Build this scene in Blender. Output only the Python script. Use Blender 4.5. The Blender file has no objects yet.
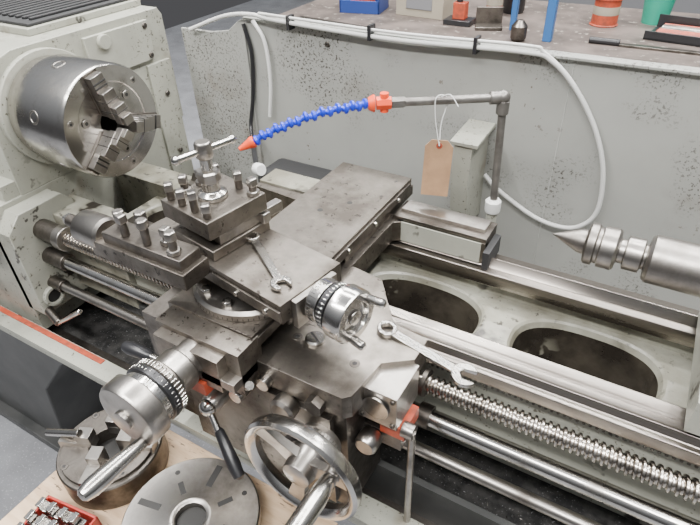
import bpy, bmesh, math, random
from mathutils import Matrix, Vector
random.seed(4)
ZO=1.1
V=Vector
# ------------------------------------------------------------ camera
X=V((.864,.2795,-.4185));Y=V((.5028,-.5298,.6831));Z=V((-.0311,-.8012,-.5975))
cam=bpy.data.cameras.new('camera');co=bpy.data.objects.new('camera',cam);bpy.context.scene.collection.objects.link(co)
cam.lens=557/700*36; cam.clip_start=.02
R=Matrix(((X[0],-X[1],-X[2]),(Y[0],-Y[1],-Y[2]),(Z[0],-Z[1],-Z[2])))
co.matrix_world=Matrix.Translation(V((.811,-.592,.376+ZO)))@R.to_4x4()
bpy.context.scene.camera=co
LATHE=bpy.data.objects.new('metal_lathe',None);bpy.context.scene.collection.objects.link(LATHE)
# ------------------------------------------------------------ materials
def mat(name,col,rough=.5,metal=0.,col2=None,scale=20,lo=.4,hi=.65,specks=None,bump=0,bscale=200,r2=None,stretch=None):
    m=bpy.data.materials.new(name);m.use_nodes=True
    nt=m.node_tree;N=nt.nodes;L=nt.links
    p=N['Principled BSDF'];p.inputs['Roughness'].default_value=rough;p.inputs['Metallic'].default_value=metal
    p.inputs['Base Color'].default_value=(*col,1)
    tc=N.new('ShaderNodeTexCoord');src=tc.outputs['Object']
    if stretch:
        mp=N.new('ShaderNodeMapping');mp.inputs['Scale'].default_value=stretch;L.new(src,mp.inputs[0]);src=mp.outputs[0]
    def noise(s,d=6,ro=.6):
        n=N.new('ShaderNodeTexNoise');n.inputs['Scale'].default_value=s;n.inputs['Detail'].default_value=d;n.inputs['Roughness'].default_value=ro;L.new(src,n.inputs['Vector']);return n.outputs['Fac']
    def ramp(f,a,b):
        r=N.new('ShaderNodeMapRange');r.inputs['From Min'].default_value=a;r.inputs['From Max'].default_value=b;L.new(f,r.inputs['Value']);return r.outputs['Result']
    def mix(f,A,Bc):
        x=N.new('ShaderNodeMix');x.data_type='RGBA';L.new(f,x.inputs['Factor'])
        if isinstance(A,tuple): x.inputs[6].default_value=(*A,1)
        else: L.new(A,x.inputs[6])
        x.inputs[7].default_value=(*Bc,1);return x.outputs[2]
    cur=col
    if col2:
        f=ramp(noise(scale),lo,hi);cur=mix(f,cur,col2)
        if r2 is not None:
            r=N.new('ShaderNodeMapRange');r.inputs['To Min'].default_value=rough;r.inputs['To Max'].default_value=r2;L.new(f,r.inputs['Value']);L.new(r.outputs[0],p.inputs['Roughness'])
    for s in (specks or []):
        sc,c,t,msc,mt=s[:5];wd=s[5] if len(s)>5 else .04
        a=ramp(noise(sc,3,.7),t,t+wd);b=ramp(noise(msc,3,.5),mt,mt+.12)
        mu=N.new('ShaderNodeMath');mu.operation='MULTIPLY';L.new(a,mu.inputs[0]);L.new(b,mu.inputs[1])
        cur=mix(mu.outputs[0],cur,c)
    if not isinstance(cur,tuple): L.new(cur,p.inputs['Base Color'])
    if bump:
        bn=N.new('ShaderNodeBump');bn.inputs['Strength'].default_value=bump;bn.inputs['Distance'].default_value=.001;L.new(noise(bscale,4),bn.inputs['Height']);L.new(bn.outputs[0],p.inputs['Normal'])
    return m
steel=mat('machined_steel',(.42,.395,.365),.29,1,(.15,.135,.12),16,.42,.72,r2=.46,bump=.12,bscale=260)
steel_b=mat('bright_steel',(.58,.56,.53),.19,1,(.26,.24,.215),20,.47,.75,r2=.34)
steel_d=mat('oily_steel',(.20,.18,.16),.34,1,(.07,.062,.054),22,.4,.68,r2=.5,bump=.3,bscale=180)
steel_way=mat('ground_way_steel',(.32,.295,.265),.24,1,(.125,.108,.094),11,.42,.70,r2=.40,stretch=(.15,1,1))
steel_top=mat('slide_steel',(.27,.245,.215),.34,1,(.105,.092,.079),13,.38,.64,r2=.5,bump=.25,bscale=300,specks=[(90,(.045,.038,.033),.60,12,.44)])
thread=mat('thread_steel',(.54,.50,.45),.25,1,(.24,.21,.18),30,.4,.7)
paint=mat('grey_green_machine_paint',(.355,.355,.30),.40,0,(.27,.27,.228),6,.36,.66,specks=[(11,(.20,.175,.13),.56,4,.44,.16),(26,(.05,.045,.038),.62,6,.45),(130,(.09,.08,.06),.61,9,.42)],bump=.3,bscale=60)
paint_in=mat('chipped_casting_paint',(.33,.325,.27),.32,0,(.16,.15,.115),9,.36,.60,specks=[(14,(.035,.03,.024),.555,6,.42,.07),(60,(.05,.045,.035),.60,8,.42)],bump=.6,bscale=50)
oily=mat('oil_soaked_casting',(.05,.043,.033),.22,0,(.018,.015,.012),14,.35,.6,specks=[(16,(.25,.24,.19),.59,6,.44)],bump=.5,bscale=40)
guardm=mat('splash_guard_paint',(.345,.347,.323),.36,0,(.275,.277,.258),3,.36,.70,specks=[(7,(.22,.20,.17),.55,3,.46,.2),(190,(.06,.05,.042),.56,6,.48),(75,(.12,.09,.065),.64,4,.50)],bump=.12,bscale=40)
dark=mat('dark_void',(.015,.014,.013),.6,0)
black=mat('black_plastic',(.018,.018,.02),.33)
blackst=mat('blackened_steel',(.035,.035,.037),.35,.7)
rubber=mat('black_rubber',(.022,.022,.023),.7,0,bump=.4)
tray_m=mat('oily_tray_metal',(.06,.058,.056),.42,.3,(.022,.022,.022),40,.4,.6,specks=[(260,(.4,.4,.4),.64,10,.38)],bump=.5)
blue=mat('blue_plastic',(.012,.035,.55),.30)
orange=mat('orange_plastic',(.85,.08,.02),.35)
red=mat('red_plastic',(.36,.03,.02),.4)
redp=mat('faded_red_paint',(.46,.07,.03),.45,0,(.25,.055,.03),60)
white=mat('white_plastic',(.72,.72,.70),.4)
cable=mat('grey_cable',(.58,.58,.56),.45)
card=mat('cardboard',(.45,.275,.155),.85,0,(.33,.195,.11),25)
wood=mat('plywood',(.60,.44,.29),.65,0,(.42,.28,.17),12,.35,.7,stretch=(1,6,1),specks=[(40,(.12,.08,.05),.60,8,.43)])
concrete=mat('floor_concrete',(.26,.265,.28),.6,0,(.17,.17,.18),6,.35,.7,specks=[(150,(.40,.40,.41),.6,20,.3)],bump=.1)
bench_m=mat('worn_bench_top',(.15,.12,.105),.5,0,(.065,.052,.045),8,.35,.65,specks=[(30,(.26,.23,.20),.6,8,.4)])
bluep=mat('blue_steel_paint',(.03,.12,.32),.4)
green=mat('green_plastic',(.02,.33,.22),.4)
beige=mat('beige_plastic',(.36,.32,.25),.5)
grey=mat('grey_paint',(.20,.20,.21),.5)
ped=mat('dark_pedestal_paint',(.045,.046,.045),.45,0,(.07,.07,.068),10)
pipe_m=mat('grey_pipe',(.21,.20,.185),.36,.6,(.13,.12,.11),30)
yellow=mat('yellow_label',(.6,.4,.06),.5)
navy=mat('dark_blue_plastic',(.02,.05,.22),.4)
# ------------------------------------------------------------ mesh builder
def basis(ax,ref=None):
    w=V(ax).normalized()
    r=V(ref) if ref else (V((0,0,1)) if abs(w.z)<.9 else V((1,0,0)))
    u=(r-w*r.dot(w)).normalized();v=w.cross(u);return u,v,w
class M:
    def __init__(s,name,T=None,lathe=False):
        s.name=name;s.bm=bmesh.new();s.mats=[];s.T=T or Matrix();s.lathe=lathe
    def add(s,vs,fs,m,T=None):
        if m not in s.mats:s.mats.append(m)
        k=s.mats.index(m);TT=s.T@T if T else s.T
        b=[s.bm.verts.new(TT@V(v)) for v in vs]
        for f in fs:
            try:
                q=s.bm.faces.new([b[i] for i in f]);q.material_index=k;q.smooth=True
            except ValueError: pass
    def box(s,x0,x1,y0,y1,z0,z1,m,T=None,tx=0,ty=0):
        vs=[(x0,y0,z0),(x1,y0,z0),(x1,y1,z0),(x0,y1,z0),(x0+tx,y0+ty,z1),(x1-tx,y0+ty,z1),(x1-tx,y1-ty,z1),(x0+tx,y1-ty,z1)]
        s.add(vs,[(3,2,1,0),(4,5,6,7),(0,1,5,4),(1,2,6,5),(2,3,7,6),(3,0,4,7)],m,T)
    def rev(s,prof,o,ax,m,seg=40,closed=False,T=None,ref=None,rot=0):
        u,v,w=basis(ax,ref);o=V(o);vs=[];fs=[];n=len(prof)
        for r,h in prof:
            r=max(r,.0002)
            for k in range(seg):
                a=2*math.pi*k/seg+rot;vs.append(o+w*h+u*(r*math.cos(a))+v*(r*math.sin(a)))
        rng=n if closed else n-1
        for i in range(rng):
            j=(i+1)%n
            for k in range(seg):
                l=(k+1)%seg;fs.append((i*seg+k,i*seg+l,j*seg+l,j*seg+k))
        if not closed:
            fs.append(tuple(range(seg-1,-1,-1)));fs.append(tuple((n-1)*seg+k for k in range(seg)))
        s.add(vs,fs,m,T)
    def cyl(s,p0,p1,r,m,r1=None,seg=32,T=None,rot=0):
        p0=V(p0);p1=V(p1);s.rev([(r,0),(r1 if r1 is not None else r,(p1-p0).length)],p0,p1-p0,m,seg,T=T,rot=rot)
    def ball(s,o,r,m,seg=20,T=None):
        s.rev([(r*math.sin(math.pi*i/12),-r*math.cos(math.pi*i/12)) for i in range(13)],o,(0,0,1),m,seg,T=T)
    def prism(s,poly,o,u,v,w,m,T=None):
        o=V(o);u=V(u);v=V(v);w=V(w);n=len(poly)
        vs=[o+u*a+v*b for a,b in poly]+[o+u*a+v*b+w for a,b in poly]
        fs=[tuple(range(n-1,-1,-1)),tuple(range(n,2*n))]+[(i,(i+1)%n,n+(i+1)%n,n+i) for i in range(n)]
        s.add(vs,fs,m,T)
    def tube(s,pts,r,m,seg=10,sub=8,T=None):
        P=[V(p) for p in pts];Q=[]
        if len(P)>2 and sub>1:
            E=[P[0]*2-P[1]]+P+[P[-1]*2-P[-2]]
            for i in range(1,len(E)-2):
                for k in range(sub):
                    t=k/sub;a,b,c,d=E[i-1:i+3]
                    Q.append(.5*((2*b)+(c-a)*t+(2*a-5*b+4*c-d)*t*t+(3*b-a-3*c+d)*t**3))
            Q.append(P[-1])
        else:Q=P
        vs=[];fs=[];pu=None
        for i,q in enumerate(Q):
            w=(Q[min(i+1,len(Q)-1)]-Q[max(i-1,0)]).normalized()
            if pu is None: u,v,_=basis(w)
            else:
                u=(pu-w*pu.dot(w)).normalized();v=w.cross(u)
            pu=u
            for k in range(seg):
                a=2*math.pi*k/seg;vs.append(q+u*(r*math.cos(a))+v*(r*math.sin(a)))
        for i in range(len(Q)-1):
            for k in range(seg):
                l=(k+1)%seg;fs.append((i*seg+k,i*seg+l,(i+1)*seg+l,(i+1)*seg+k))
        fs.append(tuple(range(seg-1,-1,-1)));fs.append(tuple((len(Q)-1)*seg+k for k in range(seg)))
        s.add(vs,fs,m,T);return Q
    def hexb(s,o,r,h,m,n=6,ax=(0,0,1),rot=0,T=None):
        s.rev([(r,0),(r,h*.85),(r*.86,h)],o,ax,m,n,T=T,rot=rot)
    def cap(s,o,r,h,ax=(0,0,1),T=None,m=None):
        s.rev([(r,0),(r,h)],o,ax,m or steel_d,20,T=T)
        s.rev([(r*.5,0),(r*.5,h+.0003)],o,ax,dark,6,T=T)
    def ticks(s,o,ax,r,h0,h1,n,m,T=None,ev=5):
        u,v,w=basis(ax);o=V(o)
        for k in range(n):
            a=2*math.pi*k/n;d=u*math.cos(a)+v*math.sin(a);t=w.cross(d)*.0005
            hh=h1 if k%ev==0 else h0+(h1-h0)*.6
            p=[o+d*(r+.0003)+w*h0-t,o+d*(r+.0003)+w*h0+t,o+d*(r+.0003)+w*hh+t,o+d*(r+.0003)+w*hh-t]
            q=[x-d*.002 for x in p]
            s.add(p+q,[(0,1,2,3),(7,6,5,4),(0,4,5,1),(1,5,6,2),(2,6,7,3),(3,7,4,0)],m,T)
    def done(s,bevel=.0012,seg=2):
        bm=s.bm;bmesh.ops.recalc_face_normals(bm,faces=bm.faces)
        xs=[v.co for v in bm.verts]
        lo=V([min(c[i] for c in xs) for i in range(3)]);hi=V([max(c[i] for c in xs) for i in range(3)])
        o=V(((lo.x+hi.x)/2,(lo.y+hi.y)/2,lo.z))
        for v in bm.verts:v.co-=o
        me=bpy.data.meshes.new(s.name);bm.to_mesh(me);bm.free()
        for m in s.mats:me.materials.append(m)
        me.set_sharp_from_angle(angle=math.radians(38))
        ob=bpy.data.objects.new(s.name,me);bpy.context.scene.collection.objects.link(ob)
        ob.location=o+V((0,0,ZO))
        if s.lathe: ob.parent=LATHE
        if bevel:
            b=ob.modifiers.new('bevel','BEVEL');b.width=bevel;b.segments=seg;b.limit_method='ANGLE';b.angle_limit=math.radians(50);b.use_clamp_overlap=True
        return ob
def LM(n,T=None): return M(n,T,True)
def Tz(x,y,z,deg): return Matrix.Translation((x,y,z))@Matrix.Rotation(math.radians(deg),4,'Z')
# ============================================================ ROOM
m=M('floor');m.box(-4,5,-3,6,-1.12,-1.1,concrete);m.done(0)
m=M('wall_back');m.box(-4,5,5.9,6,-1.1,2.2,grey);m.done(0)
# ============================================================ HEADSTOCK
m=LM('headstock')
m.prism([(-.12,-.13),(.31,-.13),(.31,.10),(.30,.115),(-.04,.115),(-.10,.095),(-.12,.06)],(-.85,0,0),(0,1,0),(0,0,1),(.655,0,0),paint)
m.box(-.85,-.195,-.19,.30,-.42,-.13,paint)
m.box(-.85,-.20,-.15,.24,-.14,-.10,paint)
m.prism([(-.19,-.36),(-.05,-.36),(-.05,-.16),(-.07,-.14),(-.16,-.14),(-.19,-.17)],(-.21,0,0),(0,1,0),(0,0,1),(.055,0,0),paint)
m.box(-.2,-.187,.10,.26,.02,.10,paint)
m.box(-.2,-.189,.235,.30,-.30,.01,paint)
m.cyl((-.19,.14,.085),(-.178,.14,.085),.014,paint)
m.cyl((-.2,0,0),(-.183,0,0),.106,paint,seg=48)
for y,z in ((.115,.03),(.25,.03),(.25,.09),(.27,-.06),(.27,-.20),(.15,-.2)): m.cap((-.188,y,z),.006,.004,(1,0,0))
m.rev([(.022,0),(.022,.010),(.015,.010),(.015,.004)],(-.155,-.162,-.325),(1,0,0),paint,32);m.cyl((-.154,-.162,-.325),(-.150,-.162,-.325),.0148,dark)
m.cyl((-.16,-.128,-.188),(-.085,-.128,-.188),.020,steel_d);m.cyl((-.10,-.128,-.188),(-.08,-.128,-.188),.024,steel)
m.cyl((-.16,-.135,-.244),(-.10,-.135,-.244),.017,steel_d)
m.cyl((-.16,-.150,-.30),(-.12,-.150,-.30),.013,steel_d)
m.box(-.83,-.24,.03,.30,.115,.128,paint);m.box(-.82,-.25,.04,.29,.128,.134,rubber)
for i in range(26): 
    x=-.80+i*.021;m.box(x,x+.008,.06,.27,.134,.139,rubber)
m.cyl((-.3,-.19,-.25),(-.3,-.25,-.25),.016,steel);m.cyl((-.3,-.25,-.25),(-.26,-.27,-.19),.006,steel_b);m.ball((-.26,-.27,-.19),.014,black)
m.rev([(.03,0),(.03,.02),(.022,.03)],(-.24,-.19,-.20),(0,-1,0),steel,32)
m.cyl((-.12,-.19,-.365),(-.03,-.185,-.30),.005,steel_b);m.cyl((-.16,-.18,-.352),(-.115,-.19,-.362),.009,steel_d)
m.done(.003,3)
m=LM('cabinet_pedestal')
m.prism([(-.95,-1.1),(-.52,-1.1),(-.46,-.8),(-.30,-.62),(-.18,-.52),(-.18,-.46),(-.95,-.46)],(0,-.15,0),(1,0,0),(0,0,1),(0,.45,0),ped)
m.box(-.97,-.48,-.18,.33,-1.1,-1.07,ped)
m.box(1.2,1.7,-.15,.30,-1.1,-.46,ped);m.done(.004)
# ============================================================ CHIP TRAY
m=LM('chip_tray')
m.box(-.98,1.8,-.205,.35,-.46,-.452,tray_m)
m.box(-.98,1.8,-.215,-.207,-.46,-.392,paint);m.box(-.98,1.8,-.238,-.2,-.398,-.390,paint)
m.box(-.98,.02,-.213,-.202,-.3905,-.3885,redp)
m.box(-.98,1.8,-.2,-.16,-.452,-.44,steel_d)
m.box(.3,1.8,-.165,-.155,-.452,-.36,ped)
for i in range(1400):
    x=random.uniform(.3,1.3);y=random.choice((random.uniform(-.15,-.06),random.uniform(.14,.34)));z=-.4515
    a=random.random()*6.28;l=random.uniform(.002,.006)
    p=V((x,y,z));q=p+V((math.cos(a)*l,math.sin(a)*l,.0015));r_=p+V((-math.sin(a)*.0012,math.cos(a)*.0012,.001))
    m.add([p,q,r_],[(0,1,2)],steel_b)
m.done(0)
# ============================================================ BED
m=LM('lathe_bed')
x0,x1=.02,1.75
front=[(-.112,-.152),(-.112,-.150),(-.104,-.150),(-.098,-.140),(-.092,-.148),(-.086,-.150),(-.074,-.150),(-.073,-.1525),(-.069,-.1525),(-.068,-.150),(-.052,-.150),(-.050,-.153),(-.050,-.34),(-.085,-.34),(-.085,-.170),(-.112,-.168)]
m.prism(front,(x0,0,0),(0,1,0),(0,0,1),(x1-x0,0,0),steel_way)
rear=[(.082,-.156),(.084,-.15),(.098,-.15),(.102,-.146),(.108,-.137),(.114,-.146),(.118,-.152),(.142,-.152),(.142,-.175),(.132,-.18),(.132,-.34),(.10,-.34),(.10,-.175),(.082,-.172)]
m.prism(rear,(x0,0,0),(0,1,0),(0,0,1),(x1-x0,0,0),steel_way)
m.box(x0,x1,-.088,-.0845,-.34,-.19,paint)
m.box(x0,x1,-.0515,-.048,-.30,-.168,paint_in);m.box(x0,x1,.098,.1015,-.30,-.176,paint_in)
for i in range(150):
    x=.60+i*.0075;m.box(x,x+.004,-.1,-.084,-.186,-.168,steel_d)
m.box(.4,1.75,-.095,-.084,-.186,-.166,steel_d)
def cell(a,b,y0,y1,z,cx,cy,rx,ry):
    ang=[2*math.pi*k/56 for k in range(56)]+[math.atan2(yy-cy,xx-cx)%(2*math.pi) for xx in(a,b) for yy in(y0,y1)]
    ang=sorted(ang);n=len(ang);rings=[]
    r0=[]
    for t in ang:
        c,s_=math.cos(t),math.sin(t);k=min(((b-cx)/c if c>1e-6 else 9),((a-cx)/c if c<-1e-6 else 9),((y1-cy)/s_ if s_>1e-6 else 9),((y0-cy)/s_ if s_<-1e-6 else 9))
        r0.append((cx+c*k,cy+s_*k,z))
    rings.append(r0)
    def se(t,e=.80):
        c,s_=math.cos(t),math.sin(t);return math.copysign(abs(c)**e,c),math.copysign(abs(s_)**e,s_)
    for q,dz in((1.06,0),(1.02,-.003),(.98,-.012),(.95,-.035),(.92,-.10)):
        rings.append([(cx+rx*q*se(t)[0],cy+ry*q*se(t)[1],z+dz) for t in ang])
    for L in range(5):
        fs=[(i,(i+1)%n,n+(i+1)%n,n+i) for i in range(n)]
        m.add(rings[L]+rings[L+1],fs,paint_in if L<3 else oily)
for i in range(7):
    c=.555+.25*(i-2);cell(c-.125,c+.125,-.052,.102,-.20,c,.024,.098,.063)
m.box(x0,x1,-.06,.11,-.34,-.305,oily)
m.box(-.19,x0,-.10,-.03,-.34,-.17,paint_in);m.box(-.19,x0,.08,.14,-.34,-.17,paint_in)
m.box(.02,.2,-.1,.1,-.451,-.33,ped);m.box(1.3,1.7,-.1,.1,-.451,-.33,ped)
m.done(.0012)
# ============================================================ LEADSCREW
def helix(m,y,z,x0,x1,R_,pitch,mt):
    seg=24;per=10;n=int((x1-x0)/pitch*per);vs=[];fs=[]
    for i in range(n+1):
        x=x0+(x1-x0)*i/n
        for k in range(seg):
            a=2*math.pi*k/seg;ph=((x/pitch)-k/seg)%1
            r=R_-.0036*(0 if ph<.40 else (1 if .5<ph<.88 else ((ph-.40)/.10 if ph<=.5 else (1-ph)/.12)))
            vs.append((x,y+r*math.cos(a),z+r*math.sin(a)))
    for i in range(n):
        for k in range(seg):
            l=(k+1)%seg;fs.append((i*seg+k,(i+1)*seg+k,(i+1)*seg+l,i*seg+l))
    m.add(vs,fs,mt)
m=LM('leadscrew');helix(m,-.128,-.188,-.095,1.3,.0135,.0085,thread);m.done(0)
m=LM('feed_rod');m.cyl((-.1,-.135,-.244),(1.5,-.135,-.244),.0125,steel_b);m.done(0)
m=LM('control_rod');m.cyl((-.12,-.150,-.30),(1.5,-.150,-.30),.009,steel);m.done(0)
# ============================================================ THREE JAW CHUCK
m=M('three_jaw_chuck')
m.rev([(.088,-.182),(.095,-.180),(.095,-.150),(.100,-.148),(.100,-.034),(.097,-.028),(.070,-.028),(.069,-.030),(.030,-.030),(.024,-.032),(.024,-.09)],(0,0,0),(1,0,0),steel_b,72)
m.cyl((-.12,0,0),(-.089,0,0),.0238,dark)
for k,a in enumerate((-18,102,222)):
    T=Matrix.Rotation(math.radians(a),4,'X')
    m.box(-.033,-.0265,.024,.096,-.0145,.0145,steel_d,T)
    m.box(-.045,-.012,.020,.092,-.0125,.0125,steel,T)
    m.box(-.014,.000,.018,.066,-.0125,.0125,steel,T)
    m.box(-.002,.013,.010,.042,-.0115,.0115,steel,T)
    m.box(-.002,.020,.008,.024,-.009,.009,steel,T)
    for q in (.03,.038,.046,.054,.062,.07,.078): m.box(-.013,-.0112,q,q+.003,-.0128,.0128,dark,T)
    for q in (.03,.048): m.box(-.03,.0005 if q>.04 else .0135,q,q+.0015,-.0130,.0130,dark,T)
    T2=Matrix.Rotation(math.radians(a+60),4,'X')
    m.cap((-.0285,.055,0),.0075,.0012,(1,0,0),T2,steel);m.cap((-.0285,.084,0),.0055,.0012,(1,0,0),T2,steel)
    for b in (a+60,a):
        T3=Matrix.Rotation(math.radians(b),4,'X')
        m.rev([(.012,.0978),(.012,.1005),(.0085,.1007),(.0085,.0985)],(-.10,0,0),(0,1,0),steel,28,T=T3)
        m.box(-.106,-.094,.098,.0995,-.006,.006,dark,T3)
m.done(.0012)
# ============================================================ SADDLE / APRON
m=LM('carriage_saddle')
zt=-.11
m.prism([(.318,-.257),(.588,-.257),(.596,-.249),(.602,-.19),(.634,-.166),(.634,-.128),(.585,-.122),(.556,-.085),(.530,-.05),(.477,-.042),(.477,.088),(.49,.098),(.628,.098),(.628,.112),(.46,.112),(.46,.16),(.33,.16),(.33,.112),(.20,.112),(.20,.085),(.32,.075),(.32,-.045),(.205,-.05),(.205,-.140),(.225,-.165),(.30,-.18),(.312,-.20)],(0,0,-.146),(1,0,0),(0,1,0),(0,0,.036),steel_top)
m.box(.472,.628,.100,.152,-.150,-.103,steel_d);m.box(.480,.620,.116,.146,-.103,-.097,steel)
m.box(.480,.622,.0965,.101,-.146,-.110,paint)
m.box(.20,.325,.10,.150,-.150,-.106,paint_in)
m.box(.335,.465,-.04,.19,-.112,-.095,steel_d)
m.box(.628,.638,.09,.148,-.151,-.120,rubber);m.box(.195,.205,-.135,-.055,-.150,-.120,rubber)
for x,y in ((.49,-.20),(.575,-.205),(.53,-.10),(.25,-.12)): m.cap((x,y,zt-.001),.0065,.0014,m=steel_d)
m.rev([(.0125,0),(.0125,.004),(.0105,.006)],(.513,-.195,zt),(0,0,1),steel_b,28);m.box(-.010,.010,-.0013,.0013,.0058,.0064,dark,Tz(.513,-.195,zt,-30))
m.box(.325,.588,-.250,-.165,-.345,-.146,steel_d)
m.box(.33,.57,-.258,-.249,-.335,-.16,steel_top)
m.box(.24,.33,-.235,-.165,-.345,-.146,steel_d)
m.box(.34,.47,-.285,-.245,-.146,-.078,steel_top)
m.box(.35,.45,-.30,-.28,-.135,-.085,steel_top)
m.box(.42,.47,-.300,-.25,-.125,-.112,steel)
m.box(.590,.640,-.225,-.165,-.172,-.118,steel)
m.cyl((.614,-.226,-.143),(.614,-.229,-.143),.017,steel_b)
for dx in(-.02,.02):
    for dz in(-.021,.021): m.cap((.615+dx,-.225,-.145+dz),.0032,.002,(0,-1,0))
m.box(.612,.645,-.212,-.17,-.205,-.185,redp);m.box(.585,.64,-.21,-.165,-.23,-.205,steel_d)
m.rev([(.013,0),(.015,.004),(.015,.02),(.012,.024)],(.604,-.215,-.212),(0,-1,0),steel,28)
m.rev([(.015,0),(.017,.004),(.017,.016),(.013,.02)],(.512,-.257,-.160),(0,-1,0),steel,32)
m.rev([(.011,0),(.011,.02),(.009,.03)],(.452,-.257,-.156),(0,-1,0),steel_b,28);m.cyl((.452,-.275,-.156),(.475,-.28,-.128),.0055,steel_b)
m.rev([(.010,0),(.010,.012)],(.482,-.257,-.135),(0,-1,0),steel_b,28)
m.rev([(.012,0),(.012,.012)],(.555,-.257,-.135),(0,-1,0),steel_d,6)
m.box(.395,.425,-.305,-.28,-.15,-.13,redp)
m.cyl((.640,-.205,-.19),(.655,-.205,-.19),.010,steel);m.cyl((.652,-.205,-.19),(.652,-.205,-.42),.0048,steel)
m.cyl((.632,-.135,-.244),(.650,-.135,-.244),.017,steel_d);m.cyl((.632,-.128,-.188),(.638,-.128,-.188),.019,steel_d)
m.done(.0022,3)
m=LM('feed_lever_black_grip')
m.rev([(.014,0),(.014,.026),(.011,.03)],(.402,-.259,-.200),(0,-1,0),steel,28);m.ball((.402,-.290,-.200),.012,steel_b)
m.cyl((.402,-.290,-.200),(.425,-.302,-.222),.0045,steel_b)
a=V((.423,-.300,-.220));b=V((.472,-.325,-.262));d=b-a
m.rev([(.004,0),(.0065,.004),(.009,d.length*.7),(.0075,d.length*.95),(.003,d.length)],a,d,black,20);m.done(0)
m=LM('half_nut_lever')
m.cyl((.345,-.256,-.165),(.340,-.285,-.160),.010,steel);m.cyl((.340,-.282,-.16),(.312,-.29,-.150),.005,steel_b);m.rev([(.005,0),(.008,.005),(.0095,.036),(.007,.046)],(.316,-.289,-.151),(-1,-.1,.05),black,20);m.done(0)
# ============================================================ CARRIAGE HANDWHEEL
m=LM('carriage_handwheel')
c=V((.558,-.305,-.20));ax=(0,-1,0)
m.rev([(.066,-.008),(.076,-.009),(.0785,-.003),(.0785,.006),(.075,.010),(.069,.008),(.065,.002)],c,ax,steel_b,72,closed=True)
for k in range(3):
    a=math.radians(20+120*k);d=V((math.cos(a),0,math.sin(a)));t=V((-math.sin(a),0,math.cos(a)))
    vs=[];
    for r,w_,y0,y1 in((.012,.013,.012,.0),(.04,.009,.008,-.002),(.067,.012,.004,-.005)):
        for sw in(-1,1):
            for yy in(y0,y1): vs.append(c+d*r+t*(w_*sw)+V((0,yy,0)))
    fs=[]
    for i in(0,4): fs+= [(i,i+1,i+5,i+4),(i+2,i+6,i+7,i+3),(i,i+4,i+6,i+2),(i+1,i+3,i+7,i+5)]
    m.add(vs,fs,steel)
m.rev([(.026,-.048),(.026,-.036),(.036,-.035),(.036,-.018),(.024,-.016),(.020,0),(.018,.012),(.010,.015)],c,ax,steel,40)
m.rev([(.0362,-.024),(.0375,-.023),(.0375,-.0175),(.0362,-.0165)],c,ax,blackst,48)
m.ticks(c,ax,.036,-.034,-.026,50,dark)
p=c+V((.045,-.006,.024))
m.cyl(c+V((.045,.004,.024)),p,.010,steel);m.rev([(.008,0),(.0095,.004),(.0120,.03),(.0120,.07),(.010,.10),(.006,.105)],p,ax,steel_b,28)
m.done(.0008)
# ============================================================ CROSS SLIDE
m=LM('cross_slide')
m.box(.333,.467,-.255,.178,-.096,-.075,steel_top)
m.box(.345,.455,-.25,.17,-.112,-.094,steel_d)
m.box(.467,.4705,-.25,.17,-.094,-.080,steel_d)
for y in(.10,.155): m.cap((.45,y,-.0755),.004,.001)
for y in (-.2,-.12,-.04,.04,.12): m.cyl((.4705,y,-.087),(.474,y,-.087),.004,steel_b,seg=16)
m.cyl((.385,.02,-.0752),(.385,.02,-.0746),.0045,dark,seg=16);m.cyl((.415,.06,-.0752),(.415,.06,-.0746),.0045,dark,seg=16)
m.done(.0015)
m=LM('cross_feed_handwheel')
c=V((.40,-.285,-.107));ax=(0,-1,0)
m.rev([(.024,0),(.024,.022),(.027,.024),(.027,.046),(.022,.048),(.022,.050)],c,ax,steel,40)
m.rev([(.034,.050),(.034,.054),(.036,.056),(.036,.060),(.034,.062)],c,ax,steel_d,48)
for k in range(44):
    a=2*math.pi*k/44;d=V((math.cos(a),0,math.sin(a)));m.cyl(c+V((0,-.053,0))+d*.036,c+V((0,-.061,0))+d*.036,.0012,steel_b,seg=6)
m.rev([(.034,.062),(.0375,.063),(.0375,.072),(.035,.073)],c,ax,blackst,56)
m.ticks(c,ax,.0375,.0645,.0705,40,steel_b)
m.rev([(.033,.072),(.0345,.073),(.0345,.082),(.033,.083)],c,ax,steel_b,48);m.ticks(c,ax,.0345,.074,.080,60,dark)
m.rev([(.037,.083),(.0415,.085),(.0415,.104),(.039,.108),(.012,.110),(.012,.114),(.004,.115)],c,ax,steel,60)
p=c+V((.018,-.108,-.028))
m.cyl(p+V((0,.006,0)),p,.008,steel_d);m.rev([(.006,0),(.007,.003),(.0085,.02),(.0105,.05),(.0105,.066),(.008,.076),(.004,.079)],p,(-.12,-1,-.05),steel_b,28)
m.done(.0006)
# ============================================================ COMPOUND
TC=Tz(.405,-.175,0,-10)
m=LM('compound_slide',TC)
m.rev([(.074,-.075),(.074,-.066),(.070,-.062),(.040,-.062)],(0,0,0),(0,0,1),steel,64)
m.ticks((0,0,0),(0,0,1),.074,-.074,-.068,72,dark)
for a in(215,250,290,330): 
    q=V((.059*math.cos(math.radians(a)),.059*math.sin(math.radians(a)),-.064));m.hexb(q,.007,.008,steel_b)
m.box(-.10,.105,-.035,.035,-.062,-.046,steel_d,ty=.004)
m.box(-.145,.112,-.050,.050,-.047,-.020,steel_top)
m.box(-.145,.112,-.053,-.050,-.043,-.028,steel_d)
m.box(.112,.120,-.034,.034,-.060,-.022,steel)
for x in(-.02,.04,.09): m.cyl((x,-.052,-.036),(x,-.056,-.036),.0035,steel_b,seg=14)
m.done(.0016)
m=LM('compound_feed_handwheel',TC)
c=V((.120,0,-.036));ax=(1,0,0)
m.rev([(.018,0),(.018,.002),(.0265,.004),(.0265,.018),(.025,.019)],c,ax,steel_b,48);m.ticks(c,ax,.0265,.006,.016,40,dark)
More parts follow.
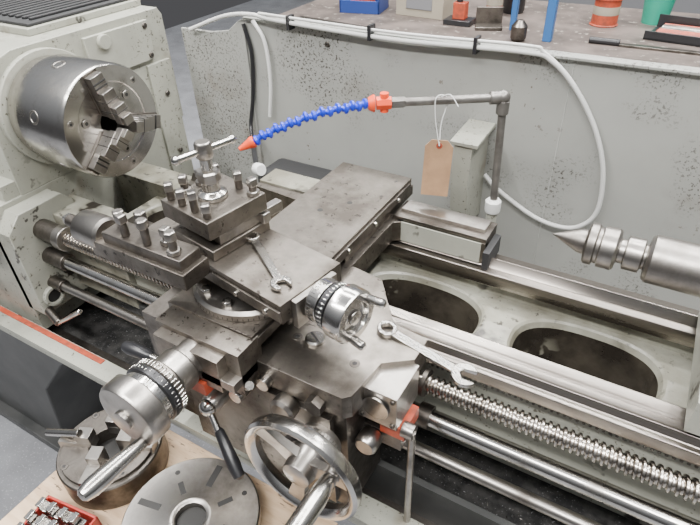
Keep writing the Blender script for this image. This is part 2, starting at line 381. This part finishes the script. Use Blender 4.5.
m.rev([(.022,.019),(.022,.021),(.0285,.022),(.0285,.031),(.022,.032)],c,ax,blackst,48)
for k in range(34):
    a=2*math.pi*k/34;d=V((0,math.cos(a),math.sin(a)));m.cyl(c+V((.0225,0,0))+d*.0285,c+V((.0305,0,0))+d*.0285,.0010,steel_b,seg=6)
m.rev([(.020,.032),(.020,.034),(.0325,.036),(.0325,.054),(.030,.058),(.020,.0585),(.018,.052),(.009,.052),(.009,.057),(.003,.058)],c,ax,steel_b,56)
for a,l in((40,.026),(248,.022)):
    d=V((0,math.cos(math.radians(a)),math.sin(math.radians(a))));p=c+V((.055,0,0))+d*.0245
    m.rev([(.0042,0),(.0055,.006),(.0055,l-.003),(.003,l)],p,(1,d.y*.12,d.z*.12),steel_b,20)
m.done(.0006)
# ============================================================ TOOL POST
TP=TC@Matrix.Translation((-.055,.004,0))
m=M('tool_post',TP)
m.box(-.046,.046,-.046,.046,-.0198,-.006,steel_top)
m.box(-.030,.030,-.030,.030,-.006,.014,steel_d)
m.box(-.046,.046,-.046,.046,.010,.034,steel_top)
m.rev([(.019,.034),(.019,.040),(.011,.044),(.011,.056)],(0,0,0),(0,0,1),steel_b,28)
m.rev([(.0145,.056),(.0145,.068),(.0125,.070)],(0,0,0),(0,0,1),steel,6)
m.rev([(.0075,.070),(.0075,.086)],(0,0,0),(0,0,1),steel_b,20)
m.rev([(.009,.086),(.0105,.088),(.0105,.104),(.009,.107)],(0,0,0),(0,0,1),steel,24)
Tb=Matrix.Rotation(math.radians(85),4,'Z')
m.cyl((-.037,0,.096),(.040,0,.096),.0042,steel_b,T=Tb,seg=18);m.ball((-.037,0,.096),.0056,steel_b,T=Tb);m.ball((.040,0,.096),.0056,steel_b,T=Tb)
def sqbolt(x,y,z,h,n=4,r=.0074):
    m.cyl((x,y,z),(x,y,z+h+.004),.005,steel_d,seg=14);m.hexb((x,y,z+h),r,.011,steel,n=n,rot=random.random())
    if random.random()<.5: m.hexb((x,y,z),r*1.15,.006,steel,n=6)
for x in(-.036,-.013,.012,.035):
    sqbolt(x,-.036,.034,random.uniform(.006,.018))
for x in(-.036,.010,.037): sqbolt(x,.034,.034,random.uniform(.005,.012))
for y in(-.014,.012): sqbolt(-.037,y,.034,random.uniform(.006,.016))
m.box(-.07,.05,.034,.046,-.006,.008,steel);m.box(.03,.042,-.03,.075,-.006,.008,steel)
m.done(.0012)
m=M('boring_bar_holder')
m.box(.235,.392,-.268,-.2262,-.026,-.004,steel_top);m.box(.255,.385,-.262,-.229,-.006,.010,steel_d)
m.rev([(.012,0),(.021,.002),(.0225,.004),(.0225,.044),(.019,.047),(.012,.047)],(.198,-.247,-.006),(1,0,0),steel,40)
m.cyl((.170,-.247,-.006),(.2,-.247,-.006),.0085,steel_d);m.box(.162,.176,-.252,-.240,-.012,0,steel_b)
for x,y in((.268,-.240),(.288,-.252),(.306,-.238),(.326,-.253),(.346,-.240),(.368,-.252)):
    sqbolt(x,y,.010,random.uniform(.008,.026),random.choice((4,6)),.0078)
m.done(.001)
# ============================================================ TAILSTOCK
m=LM('tailstock')
m.rev([(.0005,.732),(.0145,.764),(.0145,.770),(.0225,.771),(.0245,.773),(.0245,.781),(.0215,.782),(.0215,.786),(.0245,.787),(.0245,.802),(.022,.805),(.014,.806),(.014,.812),(.0195,.813),(.0195,.830),(.0145,.831),(.0145,.834),(.024,.835),(.0275,.839),(.0275,.93)],(0,0,0),(1,0,0),steel,48)
m.rev([(.050,.915),(.052,.92),(.052,1.2),(.045,1.21)],(0,0,0),(1,0,0),paint,48)
m.box(.925,1.2,-.05,.055,-.10,0,paint);m.box(.920,1.22,-.10,.11,-.136,-.09,paint);m.box(.93,1.2,-.048,.08,-.15,-.136,steel)
m.cyl((.98,0,.04),(.98,0,.09),.008,steel_b);m.done(.001)
# ============================================================ SPLASH GUARD
m=LM('splash_guard')
m.box(.0,1.75,.352,.360,-.452,.100,guardm);m.box(.0,1.75,.344,.368,.098,.103,guardm)
m.prism([(-.19,-.452),(.0,-.452),(.0,.100),(-.02,.092),(-.05,.070),(-.10,.062),(-.19,.062)],(0,.352,0),(1,0,0),(0,0,1),(0,.008,0),guardm)
m.box(-.008,-.002,.346,.353,-.40,.08,guardm);m.box(.66,.662,.3508,.353,-.44,.098,guardm)
m.prism([(.352,-.452),(.352,-.40),(.25,-.445),(.25,-.452)],(-.19,0,0),(0,1,0),(0,0,1),(1.94,0,0),guardm)
m.prism([(.352,-.034),(.352,-.22),(.27,-.20),(.255,-.10),(.262,-.040)],(.508,0,0),(0,1,0),(0,0,1),(.032,0,0),paint)
m.prism([(.352,-.028),(.258,-.033),(.258,-.040),(.352,-.035)],(.500,0,0),(0,1,0),(0,0,1),(.050,0,0),paint)
for x in(.2,.9,1.2): m.cap((x,.352,.07),.005,.003,(0,-1,0))
m.done(.001)
m=LM('swarf_cover')
m.box(.07,.30,.235,.33,-.25,-.185,rubber);m.done(.012)
m=LM('plastic_cap_nozzle')
m.cyl((.02,.30,-.16),(.095,.215,-.157),.006,black);m.rev([(.009,0),(.0125,.002),(.0135,.018),(.011,.024)],(.095,.215,-.160),(.8,-.4,.2),white,24)
m.tube([(.02,.30,-.16),(-.01,.335,-.13),(0,.345,-.06),(.012,.345,.03),(0,.345,.09)],.0045,black);m.done(0)
m=LM('electrical_cable')
y=.337
m.tube([(-.15,.34,.065),(-.05,.345,.10),(.03,y,.112),(.1,y,.106),(.35,y,.098),(.58,y,.104),(.63,y,.095),(.678,y,.052),(.72,y,-.01),(.745,y,-.077),(.751,y,-.148),(.728,y,-.186),(.69,y,-.196),(.64,y,-.185),(.573,y,-.149),(.545,y,-.125)],.0042,cable)
m.tube([(.05,y,.116),(.35,y,.110),(.58,y,.114),(.615,y,.107),(.66,y,.072),(.70,y,.02)],.0028,cable)
m.tube([(.03,.34,.10),(.055,.34,.06),(.058,.34,-.02),(.045,.34,-.10)],.004,white)
for x in(.12,.3,.5): m.box(x,x+.006,.331,.352,.092,.118,black)
m.done(0)
# ============================================================ COOLANT
m=LM('coolant_pipe')
P0=V((.594,.213,.0725));P1=V((.468,.132,.0725))
m.cyl((.601,.213,-.10),(.595,.213,.060),.0062,pipe_m,seg=20);m.rev([(.0095,0),(.0095,.02)],(.595,.213,.048),(0,0,1),pipe_m,20)
m.ball(P0,.0105,pipe_m);d=(P1-P0)
m.cyl(P0,P1,.0062,pipe_m,seg=20);m.rev([(.0095,0),(.0095,.02)],P0,d,pipe_m,20)
m.rev([(.0085,0),(.0085,.02)],P1-d.normalized()*.004,d,pipe_m,6)
m.rev([(.012,0),(.013,.004),(.013,.02),(.009,.024)],(.601,.213,-.122),(0,0,1),white,24)
m.cyl((.601,.213,-.45),(.601,.213,-.12),.009,paint)
m.done(.0005)
m=M('coolant_hose')
w=d.normalized();a=P1+w*.0165
m.rev([(.010,0),(.010,.022)],a,w,orange,8);m.cyl(a+w*.010+V((0,0,-.013)),a+w*.010+V((0,0,.015)),.0065,orange,seg=14)
m.rev([(.012,.024),(.013,.026),(.009,.034)],a,w,orange,20)
b0=a+w*.03;pts=[b0,V((.385,.045,.0735)),V((.340,-.005,.060)),V((.315,-.030,.046))]
tmp=M('t');Q=tmp.tube(pts,.004,blue,sub=30);tmp.bm.free()
last=Q[0];acc=0;nb=0
for i in range(1,len(Q)):
    acc+=(Q[i]-last).length;last=Q[i]
    if acc>=.0102:
        acc=0;nb+=1;dd=(Q[i]-Q[i-2]).normalized();off=V((0,0,.0012*(1 if nb%2 else -1)))
        m.rev([(.0048,-.003),(.0074,-.001),(.0078,.0022),(.0046,.0042),(.0036,.0075)],Q[i]-dd*.004+off,dd,blue,18)
m.tube(pts,.0036,blue)
e=(Q[-1]-Q[-4]).normalized();m.rev([(.0085,0),(.0085,.004),(.0075,.006),(.0028,.024)],Q[-1],e,orange,20)
m.done(0)
m=M('cardboard_tag')
Tt=Matrix.Translation((.522,.150,-.032))@Matrix.Rotation(math.radians(20),4,'Z')@Matrix.Rotation(math.radians(2),4,'Y')
m.prism([(-.0215,-.048),(.0215,-.048),(.0215,.037),(.012,.048),(-.012,.048),(-.0215,.037)],(0,0,0),(1,0,0),(0,0,1),(0,.0012,0),card,T=Tt)
m.rev([(.0048,0),(.0048,.0022)],(0,.0017,.039),(0,-1,0),redp,16,T=Tt);m.rev([(.0018,0),(.0018,.0026)],(0,.0018,.039),(0,-1,0),dark,10,T=Tt)
h=Tt@V((0,-.001,.039))
m.tube([h,(.515,.150,.045),(.513,.150,.078),(.520,.160,.082),(.524,.170,.07),(.521,.158,.04),h],.0008,white,seg=6)
m.tube([(.518,.157,.080),(.535,.15,.088),(.55,.145,.075)],.0007,white,seg=6)
m.done(0)
# ============================================================ SPANNERS
def spanner(p0,p1,R1,R2,w,th,tilt=0):
    p0=V(p0);p1=V(p1);u=(p1-p0);L=u.length;u.normalize();v=V((0,0,1)).cross(u).normalized();n=u.cross(v)
    T=Matrix(((u.x,v.x,n.x,p0.x),(u.y,v.y,n.y,p0.y),(u.z,v.z,n.z,p0.z),(0,0,0,1)))
    m=M('spanner',T)
    m.rev([(R1*.58,-th*.6),(R1,-th*.6),(R1,th*.6),(R1*.58,th*.6)],(0,0,0),(0,0,1),steel_b,32,closed=True)
    m.prism([(R1*.9,-w*.6),(L-R2*.8,-w*.5),(L-R2*.8,w*.5),(R1*.9,w*.6)],(0,0,-th*.35),(1,0,0),(0,1,0),(0,0,th*.7),steel_b)
    pl=[(R2*math.cos(math.radians(t)),R2*math.sin(math.radians(t))) for t in range(40,321,14)]+[(R2*.8,-R2*.48),(-R2*.1,-R2*.46),(-R2*.35,0),(-R2*.1,R2*.46),(R2*.8,R2*.48)]
    m.prism(pl,(L,0,-th*.5),(math.cos(.26),math.sin(.26),0),(-math.sin(.26),math.cos(.26),0),(0,0,th),steel_b)
    return m.done(.001)
spanner((.584,-.140,-.1055),(.692,-.154,-.118),.0125,.0165,.011,.006)
spanner((.400,-.155,-.0160),(.487,-.214,-.0160),.0095,.0125,.009,.005)
# ============================================================ BOARD & THINGS IN FRONT
m=M('wooden_board')
m.box(.115,.56,-.53,-.245,-.43,-.418,wood)
m.box(.25,.45,-.42,-.28,-1.1,-1.08,ped);m.box(.32,.38,-.38,-.32,-1.08,-.43,ped);m.done(.001)
m=M('lathe_chuck')
c=(.197,-.335,-.418)
m.rev([(.078,0),(.080,.002),(.080,.048),(.078,.050),(.072,.050),(.072,.056),(.030,.056),(.030,.03)],c,(0,0,1),steel_d,64)
m.cyl((c[0],c[1],c[2]+.02),(c[0],c[1],c[2]+.031),.0298,dark)
for k in range(4):
    T=Matrix.Translation(c)@Matrix.Rotation(math.radians(25+90*k),4,'Z')
    m.box(.022,.076,-.010,.010,.05,.066,steel,T);m.box(.022,.045,-.010,.010,.066,.080,steel,T)
    m.cap((.05,.05*.9,.056),.006,.001,T=T)
m.cyl((c[0]-.03,c[1]-.02,c[2]+.085),(c[0]-.10,c[1]-.035,c[2]+.06),.006,steel_b)
m.done(.001)
m=M('lathe_faceplate')
c=V((.385,-.357,-.418))
m.rev([(.05,0),(.05,.02),(.097,.022),(.098,.024),(.098,.036),(.096,.038),(.034,.038),(.030,.040),(.026,.040),(.022,.038),(.022,.02)],c,(0,0,1),steel,72)
m.cyl(c+V((0,0,.01)),c+V((0,0,.028)),.0218,dark)
for k in range(4):
    T=Matrix.Translation(c)@Matrix.Rotation(math.radians(12+90*k),4,'Z')
    m.box(.050,.086,-.005,.005,.0375,.0384,dark,T)
    T=Matrix.Translation(c)@Matrix.Rotation(math.radians(57+90*k),4,'Z')
    m.box(.040,.062,-.004,.004,.0375,.0384,dark,T);m.cyl((.08,0,.037),(.08,0,.0384),.004,dark,seg=14,T=T)
m.done(.0008)
m=M('chuck_jaw_box',Tz(.225,-.466,0,8))
m.box(-.05,.045,-.035,.04,-.418,-.41,red);m.box(-.05,-.046,-.035,.04,-.418,-.385,red);m.box(.041,.045,-.035,.04,-.418,-.385,red);m.box(-.05,.045,.036,.04,-.418,-.385,red);m.box(-.05,.045,-.035,-.031,-.418,-.385,red)
for i in range(4):
    for j in range(3):
        x=-.042+i*.021;y_=-.026+j*.02;m.box(x,x+.017,y_,y_+.015,-.41,-.375-.005*((i+j)%2),steel_b);m.box(x,x+.008,y_,y_+.015,-.378,-.367,steel_b)
m.done(.001)
# ============================================================ BACKGROUND BENCH
m=M('workbench')
m.box(-.78,2.4,1.05,2.15,-.25,-.20,bench_m)
for x in(-.72,.8,2.3):
    for y_ in(1.12,2.05): m.box(x-.03,x+.03,y_-.03,y_+.03,-1.1,-.25,bluep)
m.box(-.75,2.35,1.15,2.1,-.85,-.82,grey);m.done(.002)
m=M('shelving_upright');m.box(.35,.38,1.52,1.55,-.2,.9,bluep);m.box(.20,.222,1.62,1.64,-.2,.9,bluep);m.box(.2,.38,1.6,1.64,.5,.54,bluep);m.done(.002)
m=M('storage_bin');T=Tz(-.47,1.70,-.2,10);m.box(-.08,.08,-.06,.06,0,.004,navy,T);m.box(-.09,.09,-.07,-.062,0,.05,navy,T);m.box(-.09,.09,.062,.07,0,.10,navy,T);m.box(-.09,-.082,-.07,.07,0,.09,navy,T);m.box(.082,.09,-.07,.07,0,.09,navy,T);m.box(-.05,.04,-.04,.03,.004,.07,redp,T);m.done(.001)
m=M('storage_box');T=Tz(-.19,1.74,-.2,-5);m.box(-.11,.11,-.07,.07,0,.14,beige,T);m.box(-.115,.115,-.075,.075,.14,.16,grey,T);m.box(-.06,.06,-.073,-.07,.03,.11,grey,T);m.done(.003)
m=M('grease_gun');T=Tz(.0,1.64,-.2,0);m.box(-.06,.05,-.04,.04,0,.02,black,T);m.box(-.03,.02,-.02,.02,.02,.08,redp,T);m.cyl((-.01,0,.08),(-.01,0,.15),.012,black,T=T);m.cyl((-.05,0,.10),(.04,0,.12),.01,redp,T=T);m.done(.002)
m=M('spray_can');m.rev([(.032,0),(.032,.14),(.028,.155),(.012,.16),(.012,.175)],(.085,1.78,-.2),(0,0,1),redp,28);m.cyl((.085,1.78,-.15),(.085,1.78,-.12),.0325,beige);m.done(0)
m=M('oil_bottle');m.rev([(.04,0),(.045,.01),(.045,.12),(.02,.15),(.018,.18)],(.13,1.90,-.2),(0,0,1),black,28);m.cyl((.13,1.90,-.02),(.13,1.90,.01),.02,yellow);m.done(0)
m=M('paint_tin');m.rev([(.050,0),(.052,.003),(.047,.006),(.047,.09),(.052,.093),(.052,.10),(.042,.10)],(.50,1.84,-.2),(0,0,1),redp,36);m.rev([(.0473,0),(.0475,.001),(.0475,.028),(.0473,.029)],(.5,1.84,-.16),(0,0,1),beige,36);m.done(0)
m=M('plastic_tumbler');m.rev([(.045,0),(.06,.16),(.062,.16),(.062,.163),(.055,.163),(.042,.01)],(.665,1.94,-.2),(0,0,1),green,36);m.done(0)
m=M('storage_box');T=Tz(.98,2.02,-.2,4);m.box(-.15,.15,-.07,.07,0,.12,black,T);m.box(-.155,.155,-.075,.075,.12,.135,grey,T);m.done(.003)
m=M('hand_file');m.box(.60,1.0,1.56,1.585,-.2,-.192,steel_d);m.cyl((.50,1.572,-.19),(.6,1.572,-.19),.011,black);m.done(.001)
m=M('hand_tool_tray');T=Tz(.85,1.75,-.2,-8);m.box(-.18,.22,-.09,.09,0,.008,black,T);m.box(-.18,.22,.082,.09,0,.05,black,T);m.box(-.18,.22,-.09,-.082,0,.03,black,T)
for i in range(7): m.cyl((-.15,-.06+i*.02,.02),(.18,-.055+i*.019,.022),.007,random.choice((steel,steel_d,redp)),T=T)
m.done(.001)
m=M('steel_bar');m.cyl((-.6,1.40,-.186),(-.2,1.35,-.186),.014,steel_d);m.done(0)
m=M('drill_chuck');m.rev([(.02,0),(.028,.01),(.028,.05),(.012,.07)],(.27,1.50,-.2),(0,0,1),steel_d,28);m.done(.001)
m=M('angle_plate');T=Tz(.12,1.62,-.2,20);m.box(-.05,.05,-.04,.04,0,.012,steel_d,T);m.box(-.05,.05,.028,.04,0,.07,steel_d,T);m.done(.002)
# ============================================================ LIGHTS
w=bpy.data.worlds.new('workshop_ambient');bpy.context.scene.world=w;w.use_nodes=True
nt=w.node_tree;bg=nt.nodes['Background'];tc=nt.nodes.new('ShaderNodeTexCoord');sx=nt.nodes.new('ShaderNodeSeparateXYZ');cr=nt.nodes.new('ShaderNodeValToRGB')
nt.links.new(tc.outputs['Generated'],sx.inputs[0]);nt.links.new(sx.outputs['Z'],cr.inputs[0]);nt.links.new(cr.outputs[0],bg.inputs[0])
cr.color_ramp.elements[0].color=(.09,.09,.095,1);cr.color_ramp.elements[0].position=0;cr.color_ramp.elements[1].color=(.52,.55,.59,1);cr.color_ramp.elements[1].position=.8
bg.inputs[1].default_value=.95
def area(n,loc,sx_,sy_,e,col=(1,.99,.97),rot=(0,0,0)):
    l=bpy.data.lights.new(n,'AREA');l.shape='RECTANGLE';l.size=sx_;l.size_y=sy_;l.energy=e;l.color=col
    o=bpy.data.objects.new(n,l);bpy.context.scene.collection.objects.link(o);o.location=loc;o.rotation_euler=rot
area('ceiling_light',(-.7,.3,3.6),.2,3.0,165)
area('ceiling_light.001',(1.7,.2,3.6),.2,3.0,165)
area('ceiling_light.002',(.4,-1.7,3.4),2.6,.2,160,rot=(math.radians(25),0,0))
area('ceiling_light.003',(.5,2.6,3.6),2.6,.2,185)
area('ceiling_light.004',(.5,.9,3.6),2.6,.12,100)
